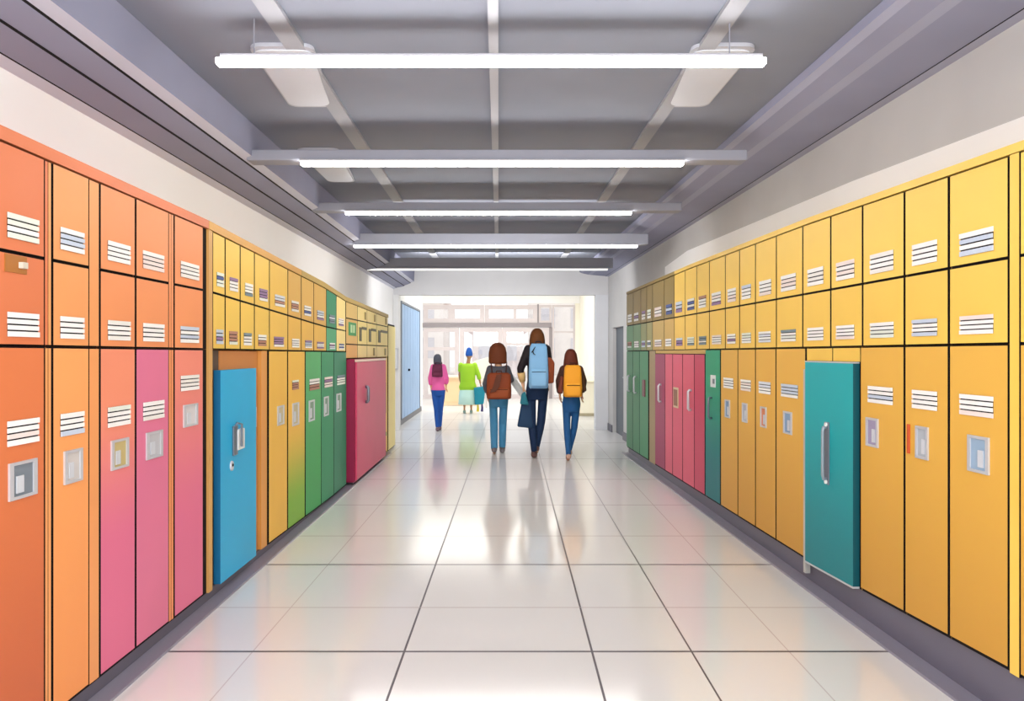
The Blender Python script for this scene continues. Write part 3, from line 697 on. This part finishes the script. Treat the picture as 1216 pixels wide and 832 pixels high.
# ================================================================== PEOPLE
SK = mat((226,176,140), .6)
def hand(bm, w, dr, s, curl=.5, thumb=1, side=Vector((1, 0, 0))):
    """palm, four unequal bent fingers and a thumb; DR: the way the fingers point, SIDE: across the knuckles"""
    dr = dr.normalized(); side = (side-dr*side.dot(dr)).normalized(); nrm = dr.cross(side)
    L = .085*s
    tube(bm, [w-dr*.02*s, w+dr*L*.5, w+dr*L], [(.022*s, .017*s), (.036*s, .016*s), (.038*s, .014*s)], n=10)
    for k, (q, ln) in enumerate(((-.029, .068), (-.010, .078), (.010, .073), (.029, .056))):
        p0 = w+dr*(L*.85)+side*(q*s); a = dr; pts = [p0]; rr = [.0092*s]
        for j in range(3):
            a = (a+nrm*(curl*(.35+.3*j))).normalized(); pts.append(pts[-1]+a*(ln*s*(.45-.08*j))); rr.append((.0088-.0008*j)*s)
        tube(bm, pts, rr, n=8)
    t0 = w+dr*(L*.25)+side*(-.03*s*thumb); a = (dr*.75-side*(.6*thumb)+nrm*.3).normalized()
    tube(bm, [t0, t0+a*.035*s, t0+a*.035*s+(dr*.9+nrm*.4).normalized()*.03*s], [.0115*s, .0105*s, .009*s], n=8)
def person(px, fy, top, label, P):
    d = F*CZ/(fy-VY); s = d/F; H = (fy-top)*s
    x = (px-VX)*s; O = Vector((x, d, 0))
    r = empty('person', O, label, 'person')
    def W(dx, dy, z): return Vector((x+dx*s, d+dy, z))          # dx in photo pixels at this distance, dy in metres, z in metres
    def zz(py): return CZ+(VY-py)*s
    k = H/1.62
    hipz, waz, shz = P.get('hip', .49)*H, P.get('waist', .6)*H, zz(P['sh'])
    hw, sw = P['hw']*s, P['sw']*s                             # half widths at hip and shoulder, metres
    hx = P.get('hx', 0)*s; tx = P.get('tx', 0)*s; hdx = P.get('hdx', 0)*s
    legs = []
    for sd, (ax, ay, az), (kx, ky) in ((-1, P['la'], P['lk']), (1, P['ra'], P['rk'])):
        hip = O+Vector((hx+sd*hw*.55, 0, hipz)); knee = W(kx, ky, .27*H+az*.5); ank = W(ax, ay, .05*H+az)
        legs.append((sd, hip, knee, ank))
    arms = []
    for sd, el, wr_ in ((-1, P['le'], P['lw']), (1, P['re'], P['rw'])):
        sh = O+Vector((tx+sd*(sw-.03*k), 0, shz-.035*k))
        arms.append((sd, sh, W(el[0], el[2], zz(el[1])), W(wr_[0], wr_[2], zz(wr_[1]))))
    hc = O+Vector((hdx, .015*k, H-.125*k*1.0))
    def torso(bm, g, z0, z1):
        rows = [(hipz-.05*H, hx, hw*.86, .085*k), (hipz+.02*H, hx, hw, .115*k), (waz, (hx+tx)/2, min(hw, sw)*.86, .095*k), (waz+(shz-waz)*.6, tx, sw*.88, .115*k),
                (shz-.05*k, tx, sw*.94, .10*k), (shz-.015*k, tx, sw*.78, .08*k), (shz+.015*k, tx, sw*.42, .06*k)]
        rows = [(z, x+c, d, a+g, b+g) for z, c, a, b in rows]
        def at(zq):
            for p, q in zip(rows, rows[1:]):
                if p[0] <= zq <= q[0]:
                    f = (zq-p[0])/(q[0]-p[0]); return (zq,)+tuple(p[i]+(q[i]-p[i])*f for i in range(1, 5))
            return rows[0] if zq < rows[0][0] else rows[-1]
        use = [at(z0)]+[q for q in rows if z0+.01 < q[0] < z1-.01]+[at(z1)]
        stack(bm, use, 24)
    th, kn, an = P.get('leg', (.074, .05, .034))
    def legtubes(bm, g, zend=None):
        for sd, hip, knee, ank in legs:
            tube(bm, [hip+Vector((0, 0, .04*k)), hip.lerp(knee, .35), knee, knee.lerp(ank, .3)+Vector((0, -.012*k, 0)), ank], [th*k+g, th*.88*k+g, kn*k+g, (kn*.95)*k+g, an*k+g], n=14)
    # ---- body: one continuous skin
    bm = B(); torso(bm, -.012, hipz-.05*H, shz+.015*k); legtubes(bm, -.012)
    for sd, hip, knee, ank in legs:
        tube(bm, [ank+Vector((0, -.03*k, -.01*H)), ank+Vector((0, .05*k, -.03*H)), ank+Vector((0, .12*k, -.038*H))], [.028*k, .03*k, .02*k], n=10)
    for sd, sh, el, wrp in arms:
        tube(bm, [sh, sh.lerp(el, .5), el, el.lerp(wrp, .35), wrp], [.042*k, .039*k, .032*k, .031*k, .022*k], n=12)
        hand(bm, wrp, (wrp-el).normalized()+Vector((0, 0, -.4)), k, curl=P.get('curl', .6), thumb=1, side=Vector((0, 1, 0)))
    tube(bm, [O+Vector((tx, 0, shz-.03*k)), hc+Vector((0, -.005*k, -.06*k))], [.055*k, .047*k], n=14)
    ball(bm, hc, (.072*k, .088*k, .105*k), 18, 12)
    ball(bm, hc+Vector((0, .03*k, -.06*k)), (.05*k, .055*k, .055*k))            # jaw
    tube(bm, [hc+Vector((0, .085*k, .015*k)), hc+Vector((0, .105*k, -.02*k)), hc+Vector((0, .085*k, -.03*k))], [.009*k, .014*k, .011*k], n=8)
    for sd in (-1, 1): ball(bm, hc+Vector((sd*.074*k, .0, -.01*k)), (.011*k, .02*k, .032*k))
    body = fused('body', bm, .0062*k, P.get('skin', SK), r, 2)
    for sd in (-1, 1):
        bm = B(); ball(bm, hc+Vector((sd*.03*k, .078*k, .012*k)), .012*k); obj('eye', bm, mat((70,50,44), .3), r, True)
    bm = B(); ball(bm, hc+Vector((0, .084*k, -.06*k)), (.022*k, .008*k, .007*k)); obj('mouth', bm, mat((190,100,96), .4), r, True)
    # ---- trousers or skirt
    if P.get('skirt'):
        bm = B(); zb = P['skirt']*H
        stack(bm, [(zb, x+hx, d, hw*1.12, .17*k), (hipz*.7, x+hx, d, hw*1.08, .14*k), (.345*H, x+hx, d, hw*1.0, .12*k), (.40*H, x+hx, d, hw*.9, .10*k)], 28)
        obj('skirt', bm, P['trc'], r, True)
    else:
        bm = B(); torso(bm, .004, hipz-.05*H, waz+.02); legtubes(bm, .004); fused('trousers', bm, .009, P['trc'], r, 5)
    # ---- shoes
    for sd, hip, knee, ank in legs:
        bm = B(); b0 = ank+Vector((0, 0, -.05*H))
        tip = P.get('tip', {}).get(sd, 0.)
        tube(bm, [b0+Vector((0, -.06*k, .035*k+tip)), b0+Vector((0, -.01*k, .042*k+tip*.8)), b0+Vector((0, .08*k, .034*k+tip*.3)), b0+Vector((0, .16*k, .026*k)), b0+Vector((0, .19*k, .022*k))],
             [(.03*k, .032*k), (.042*k, .042*k), (.042*k, .034*k), (.038*k, .026*k), (.02*k, .016*k)], n=14)
        tube(bm, [b0+Vector((0, 0, .04*k+tip*.8)), ank+Vector((0, -.005, .0))], [(.036*k), (an+.004)*k], n=12)
        fused('shoe', bm, .007, P['shoe'], r, 3)
    # ---- top with sleeves
    for nm, m, z0, slv, g in P['tops']:
        bm = B(); torso(bm, g, z0*H, shz+.012*k)
        for sd, sh, el, wrp in arms:
            f = slv[0 if sd < 0 else 1]
            pts = [sh, sh.lerp(el, .5), el] if f >= 1 else [sh, sh.lerp(el, f*.5), sh.lerp(el, f)]
            rr = [.056*k+g, .05*k+g, .044*k+g]
            if f > 1: pts += [el.lerp(wrp, (f-1)*.5), el.lerp(wrp, f-1)]; rr += [.042*k+g, .034*k+g]
            tube(bm, pts, rr, n=14)
            ball(bm, sh, .058*k+g)
        fused(nm, bm, .009, m, r, 6)
    if P.get('cuffs'):
        for which, f0, f1, m in P['cuffs']:
            sd, sh, el, wrp = arms[which]; bm = B()
            tube(bm, [el.lerp(wrp, f0), el.lerp(wrp, (f0+f1)/2), el.lerp(wrp, f1)], [.05*k, .048*k, .036*k], n=14); obj('sleeve', bm, m, r, True)
    # ---- hair
    hs = P['hair']; hm = P['hairc']
    hx_, hy_ = hc.x, hc.y
    q = P.get('hs', 1.)*k
    bm = B()
    if hs == 'bob':
        stack(bm, [(hc.z-P.get('hl', .135)*k, hx_, hy_-.045*k, .095*q, .055*k), (hc.z-(P.get('hl', .135)-.025)*k, hx_, hy_-.04*k, .108*q, .07*k), (hc.z-.03*k, hx_, hy_-.025*k, .108*q, .095*k), (hc.z+.05*k, hx_, hy_-.02*k, .094*q, .095*k),
                   (hc.z+.1*k, hx_, hy_-.01*k, .066*q, .075*k), (hc.z+.124*k, hx_, hy_, .03*q, .035*k)], 24)
    elif hs == 'long':
        stack(bm, [(hc.z-.185*k, hx_, hy_-.075*k, .115*q, .035*k), (hc.z-.15*k, hx_, hy_-.065*k, .118*q, .05*k), (hc.z-.05*k, hx_, hy_-.035*k, .104*q, .085*k), (hc.z+.05*k, hx_, hy_-.02*k, .088*q, .095*k),
                   (hc.z+.1*k, hx_, hy_-.01*k, .062*q, .075*k), (hc.z+.124*k, hx_, hy_, .03*q, .035*k)], 24)
    elif hs == 'beanie':
        stack(bm, [(hc.z-.02*k, hx_, hy_, .078*q, .092*k), (hc.z+.03*k, hx_, hy_-.004*k, .088*q, .1*k), (hc.z+.1*k, hx_, hy_-.01*k, .076*q, .085*k), (hc.z+.17*k, hx_, hy_-.01*k, .055*q, .06*k), (hc.z+.205*k, hx_, hy_-.01*k, .025*q, .028*k)], 24)
    else:
        stack(bm, [(hc.z-.12*k, hx_, hy_-.045*k, .062*q, .05*k), (hc.z-.06*k, hx_, hy_-.03*k, .084*q, .078*k), (hc.z+.03*k, hx_, hy_-.02*k, .086*q, .092*k), (hc.z+.09*k, hx_, hy_-.012*k, .07*q, .08*k), (hc.z+.122*k, hx_, hy_, .03*q, .035*k)], 24)
    fused('beanie' if hs == 'beanie' else 'hair', bm, .009, hm, r, 4)
    return dict(root=r, O=O, d=d, s=s, H=H, k=k, W=W, zz=zz, arms=arms, shz=shz, sw=sw)
def backpack(p, x0, x1, top, bot, mats, label, flap=None, dep=.13, lean=.0, taper=.12, gap=.14, band=None):
    """rounded pack on a back; extents in photo pixels at the wearer's distance"""
    s = p['s']; xa, xb = p['O'].x+x0*s, p['O'].x+x1*s; z0, z1 = p['zz'](bot), p['zz'](top)
    cx, w, h = (xa+xb)/2, (xb-xa)/2, z1-z0; cy = p['d']-gap*p['k']-dep/2
    r = empty('backpack', (cx, cy, z0), label, 'backpack')
    bm = B(); stack(bm, [(z0, cx, cy, w*.86, dep*.4), (z0+.04*h, cx, cy, w*.98, dep*.52), (z0+.3*h, cx, cy-.01, w, dep*.56), (z0+.7*h, cx, cy, w*(1-taper*.6), dep*.5), (z0+.92*h, cx, cy+.01, w*(1-taper*1.2), dep*.42), (z1, cx, cy+.015, w*(.8-taper), dep*.28)], 32, power=4)
    obj('pack', bm, mats[0], r, True)
    bm = B(); stack(bm, [(z0+.05*h, cx, cy-dep*.5, w*.74, dep*.18), (z0+.08*h, cx, cy-dep*.52, w*.8, dep*.22), (z0+.36*h, cx, cy-dep*.52, w*.8, dep*.2), (z0+.44*h, cx, cy-dep*.48, w*.74, dep*.12)], 24, power=4)
    pk = obj('front_pocket', bm, mats[1], r, True)
    bm = B(); tube(bm, [(cx-w*.7, cy-dep*.72, z0+.37*h), (cx, cy-dep*.745, z0+.375*h), (cx+w*.7, cy-dep*.72, z0+.37*h)], .004, n=6); obj('zip', bm, mats[2], pk)
    for sd in (-1, 1):
        xx = cx+sd*w*.55; bm = B(); sh = p['shz']+.03*p['k']
        tube(bm, [(xx, cy+dep*.35, z1-.1*h), (xx+sd*.01, p['d']-.1*p['k'], max(sh, z1-.02)), (xx+sd*.015, p['d'], sh+.025), (xx+sd*.015, p['d']+.125*p['k'], sh-.06), (xx+sd*.02, p['d']+.15*p['k'], z0+.45*h), (xx+sd*.02, p['d']+.02, z0+.15*h), (xx, cy+dep*.3, z0+.1*h)], [(.022, .006)]*7, n=8)
        obj('strap', bm, mats[2], r, True)
    bm = B(); tube(bm, [(cx-.04, cy+.01, z1-.01), (cx-.03, cy+.01, z1+.025), (cx+.03, cy+.01, z1+.025), (cx+.04, cy+.01, z1-.01)], .007, n=8); obj('grab_loop', bm, mats[2], r, True)
    return r, cx, cy, w, h, z0, z1
def flatbag(name, label, cat, p, quad, dep, m, dy, strap_to=None, sm=None, trim=None):
    """a soft bag whose outline is QUAD (photo px relative to the person's axis, y px), hanging at depth offset dy"""
    s = p['s']; y = p['d']+dy
    P4 = [(p['O'].x+a*s, p['zz'](b)) for a, b in quad]
    cx = sum(a for a, _ in P4)/len(P4); zb = min(b for _, b in P4)
    r = empty(name, (cx, y, zb), label, cat)
    bm = B(); n = len(P4)
    A = [bm.verts.new((a, y-dep/2, b)) for a, b in P4]; C_ = [bm.verts.new((a, y+dep/2, b)) for a, b in P4]
    bm.faces.new(A); bm.faces.new(C_[::-1])
    for i in range(n): bm.faces.new([A[i], A[(i+1) % n], C_[(i+1) % n], C_[i]])
    bmesh.ops.bevel(bm, geom=list(bm.edges), offset=min(.02, dep*.3), segments=3, affect='EDGES', clamp_overlap=True, profile=.5)
    obj('bag', bm, m, r, True)
    if strap_to is not None:
        tops = sorted(P4, key=lambda q: -q[1])[:2]
        for (a, b), o in zip(tops, (-.012, .012)):
            bm = B(); e = Vector(strap_to); tube(bm, [(a, y+o, b-.015), ((a+e.x)/2, (y+o+e.y)/2, (b+e.z)/2+.005), (e.x, e.y+o, e.z)], .006, n=8); obj('strap', bm, sm or m, r, True)
    return r

C = lambda *c: mat(c, .65, .2)
HB, HB2, HB3 = C(110,58,34), C(104,62,30), C(100,48,34)
# centre-left walker
p3 = person(592, 538.5, 406.5, 'person with a bob and rust backpack over a grey jacket, walking away', dict(
    sh=435.5, hw=11.6, sw=12, la=(-5, -.06, .0), lk=(-5.5, .05), ra=(4.5, .10, .0), rk=(5, .10), tip={-1: .03},
    le=(-15.5, 456, .02), lw=(-13, 470, .16), re=(15, 452, .02), rw=(14, 446, .2), hip=.47, leg=(.064, .056, .046),
    trc=mat((74,142,184), .65, .2), shoe=C(120,112,114), tops=[('jacket', C(92,92,100), .5, (1.7, 1.5), .004)], hair='bob', hairc=HB, hs=1.24, hdx=-1, hl=.185))
r, cx, cy, w, h, z0, z1 = backpack(p3, -14, 15, 442, 472.5, (C(142,68,38), C(156,80,46), C(86,48,36)), 'rust brown backpack with dark curved flap on the grey jacket', taper=.05)
bm = B()
V = [bm.verts.new((cx+w*a, cy-.125, z0+h*b)) for a, b in ((-.75, .25), (-.5, .45), (-.2, .93), (.22, .95), (.05, .5), (-.25, .3))]
f = bm.faces.new(V); q = bmesh.ops.extrude_face_region(bm, geom=[f]); bmesh.ops.translate(bm, verts=[g for g in q['geom'] if isinstance(g, bmesh.types.BMVert)], vec=(0, .09, 0)); obj('flap', bm, C(100,58,42), r)
# tall walker
p4 = person(638, 543.5, 389.5, 'tallest person, dark jacket and navy trousers, carrying bags in the left hand', dict(
    sh=411.5, hw=13.3, sw=13.2, la=(-3.6, .02, .0), lk=(-6.5, .0), ra=(-.6, .10, .03), rk=(4.8, .05), tip={1: .05},
    le=(-20, 438, .0), lw=(-16.5, 458, .04), re=(14.5, 436, .02), rw=(13, 452, .18), hip=.50, waist=.60, leg=(.062, .05, .034),
    trc=mat((30,50,82), .65, .2), shoe=C(104,78,74), tops=[('jacket', C(40,34,38), .53, (1.25, 1.9), .004)], cuffs=[(0, .2, .75, C(222,184,124))],
    hair='bob', hairc=HB2, hs=.92, hdx=-.2))
r, cx, cy, w, h, z0, z1 = backpack(p4, -11.2, 12, 408, 460, (C(132,184,226), C(138,190,230), C(36,36,44)), 'tall light blue backpack with dark side straps on the tallest person', taper=.12, dep=.14)
bm = B(); tube(bm, [(cx-w*.35, cy-.083, z0+h*.93), (cx-w*.55, cy-.087, z0+h*.85), (cx-w*.72, cy-.085, z0+h*.80)], [.004, .009, .006], n=6); tube(bm, [(cx-w*.6, cy-.087, z0+h*.82), (cx-w*.5, cy-.09, z0+h*.77), (cx-w*.32, cy-.09, z0+h*.745)], [.006, .007, .003], n=6)
k = obj('strap_mark', bm, C(30,30,38), r); k['label'] = 'two dark curved strokes near the top'
hand4 = p4['arms'][0][3]+Vector((0, 0, -.09))
flatbag('shoulder_bag', 'rust brown bag on the right side of the tallest person', 'bag', p4, [(9, 455), (18.5, 454), (19.5, 430), (15, 424), (10, 424)], .12, C(150,74,42), -.13, strap_to=(p4['O'].x+11*p4['s'], p4['d']-.02, p4['shz']+.03), sm=C(40,34,38))
flatbag('tote_bag', 'navy tote bag hanging from the left hand of the tallest person', 'bag', p4, [(-24, 506), (-5, 508), (-8, 476), (-18.5, 476)], .10, C(38,66,98), -.03, strap_to=hand4, sm=C(30,50,80))
flatbag('teal_bag', 'small teal bag held above the navy tote', 'bag', p4, [(-21, 479), (-10.5, 480), (-14.5, 464), (-19, 467)], .06, C(44,118,134), -.115, strap_to=hand4, sm=C(190,220,226))
# right walker
p5 = person(678.5, 547, 414, 'person with long brown hair and a yellow-orange backpack, walking on the right', dict(
    sh=436, hw=10.6, sw=11.5, la=(-3.5, .0, .0), lk=(-5, .02), ra=(-1, .14, .05), rk=(4, .08), tip={-1: .03},
    le=(-14.5, 452, .02), lw=(-13, 468, .10), re=(14.5, 452, .02), rw=(13.5, 467, .10), hip=.49, leg=(.06, .046, .032),
    trc=mat((38,92,148), .65, .2), shoe=C(192,156,138), tops=[('cardigan', C(74,46,38), .575, (1.9, 1.9), .008)],
    hair='long', hairc=HB3, hs=1.0, hdx=-.8, cuffs=None))
backpack(p5, -11, 10.6, 433, 470, (C(240,164,48), C(246,172,56), C(60,34,28)), 'yellow-orange backpack on the long-haired person', taper=.1, dep=.14)
# side pouches hanging by the elbows
flatbag('side_bag', 'brown soft bag at the left elbow of the long-haired person', 'bag', p5, [(-17.5, 465), (-11.5, 467), (-10.5, 446), (-14, 446)], .1, C(116,60,46), -.12)
flatbag('side_bag', 'dark olive soft bag at the right elbow of the long-haired person', 'bag', p5, [(10.5, 464), (16.5, 464), (14.5, 447), (10.2, 440)], .1, C(74,54,36), -.12)
# far left walker in pink
p1 = person(520.5, 511.5, 420, 'person in a pink top with dark grey hair and maroon bag, far left', dict(
    sh=434, hw=7.6, sw=7.2, la=(-.8, -.04, .0), lk=(-2.2, .0), ra=(1.2, .12, .0), rk=(2.2, .08),
    le=(-9.3, 449, .02), lw=(-9, 460, .08), re=(9.2, 449, .02), rw=(8.8, 458, .10), hip=.51, leg=(.075, .05, .036),
    trc=mat((36,84,164), .65, .2), shoe=C(120,100,110), tops=[('top', C(236,104,170), .53, (1.7, 1.7), .012)], hair='short', hairc=C(84,86,98), hs=1.0, hdx=-1))
backpack(p1, -6.5, 6, 432, 447, (C(98,40,66), C(108,46,72), C(70,30,50)), 'maroon backpack on the person in pink', taper=.1, dep=.1)
# far walker in lime
p2 = person(555.5, 490.5, 416, 'person in a lime green top and blue beanie, farthest down the hall', dict(
    sh=432, hw=10, sw=9.6, la=(-4, .0, .0), lk=(-4, .0), ra=(4, .06, .0), rk=(4, .03), le=(13, 446, .05), lw=(14, 456, .1), re=(13, 446, .0), rw=(15, 455, .0),
    hip=.40, waist=.5, leg=(.07, .05, .036), skirt=.14, trc=mat((206,238,222), .7, .1), shoe=C(150,170,160), tops=[('top', C(164,212,52), .345, (.6, 1.5), .012)],
    hair='beanie', hairc=C(44,94,176), hs=1.1, hdx=1.5, skin=mat((176,128,92), .6)) | dict(le=(-10, 446, .05), lw=(-8, 458, .16)))
hand2 = p2['arms'][1][3]+Vector((0, 0, -.08))
flatbag('teal_shopper', 'teal shopping bag with tassels carried by the person in lime', 'bag', p2, [(8.5, 480), (19, 479), (21.5, 458), (7.5, 460)], .14, C(42,142,162), -.1, strap_to=hand2, sm=C(34,110,130))
tb = [o for o in bpy.data.objects if o.name.startswith('teal_shopper')][0]
for a, c in ((12, (230,205,60)), (17, (70,60,110))):
    bm = B(); q0 = p2['O'].x+a*p2['s']; tube(bm, [(q0, p2['d']-.1, p2['zz'](479)), (q0+.005, p2['d']-.1, p2['zz'](484)), (q0, p2['d']-.1, p2['zz'](488))], [.016, .024, .03], n=8); obj('tassel', bm, C(*c), tb)
# rolled sheet carried by the centre-left walker
r = empty('rolled_paper', p3['W'](18, -.02, .62), 'white rolled sheet carried by the person with the rust backpack', 'paper roll')
bm = B(); tube(bm, [p3['W'](14, .2, p3['zz'](447)), p3['W'](30, .12, p3['zz'](470))], .045, n=14); obj('roll', bm, WHITE, r)

# ================================================================== LIGHT AND CAMERA
w = bpy.data.worlds.new('world'); S.world = w; w.use_nodes = True
bg = w.node_tree.nodes['Background']; bg.inputs[0].default_value = (1, .985, .965, 1); bg.inputs[1].default_value = 1.3
def area(name, loc, rot, sx, sy, power, col=(1, 1, 1)):
    l = bpy.data.lights.new(name, 'AREA'); l.shape = 'RECTANGLE'; l.size, l.size_y = sx, sy; l.energy = power; l.color = col
    o = bpy.data.objects.new(name, l); COL.objects.link(o); o.location = loc; o.rotation_euler = rot
    return o
area('lobby_fill', (-.6, 18, 3.25), (0, 0, 0), 5, 6, 190, (1, .99, .97))  # added area light that brightens the lobby, no visible fixture
area('portal_fill', (0, 10.75, 2.62), (math.radians(66), 0, 0), 2.4, .25, 42, (1, .99, .98))  # unseen fill added to brighten the portal and pillars
area('walkway_fill', (0, 7.0, 2.6), (math.radians(62), 0, 0), 2.0, .25, 22, (1, .99, .98))  # extra unseen light thrown onto the walkers' backs
area('hall_fill', (0, -1.6, 2.3), (math.radians(72), 0, 0), 3.0, 1.2, 165, (1, .99, .98))  # added frontal fill behind the camera, not a real fixture
area('hall_fill', (0, .9, 2.72), (0, 0, 0), 2.4, .4, 25, (1, .99, .98))  # second added fill, overhead and out of view

cam = bpy.data.cameras.new('camera'); co = bpy.data.objects.new('camera', cam); COL.objects.link(co); S.camera = co
co.location = (0, 0, CZ); co.rotation_euler = (math.pi/2, 0, 0)
cam.sensor_fit = 'HORIZONTAL'; cam.sensor_width = 36; cam.lens = F*36/1216
cam.shift_x = (608-VX)/1216; cam.shift_y = -(416-VY)/1216
cam.clip_start = .05; cam.clip_end = 300
S.view_settings.view_transform = 'Standard'; S.view_settings.look = 'None'; S.view_settings.exposure = 0; S.view_settings.gamma = 1
S.cycles.max_bounces = 8; S.cycles.diffuse_bounces = 5; S.cycles.glossy_bounces = 3; S.cycles.transparent_max_bounces = 12
S.cycles.sample_clamp_indirect = 4
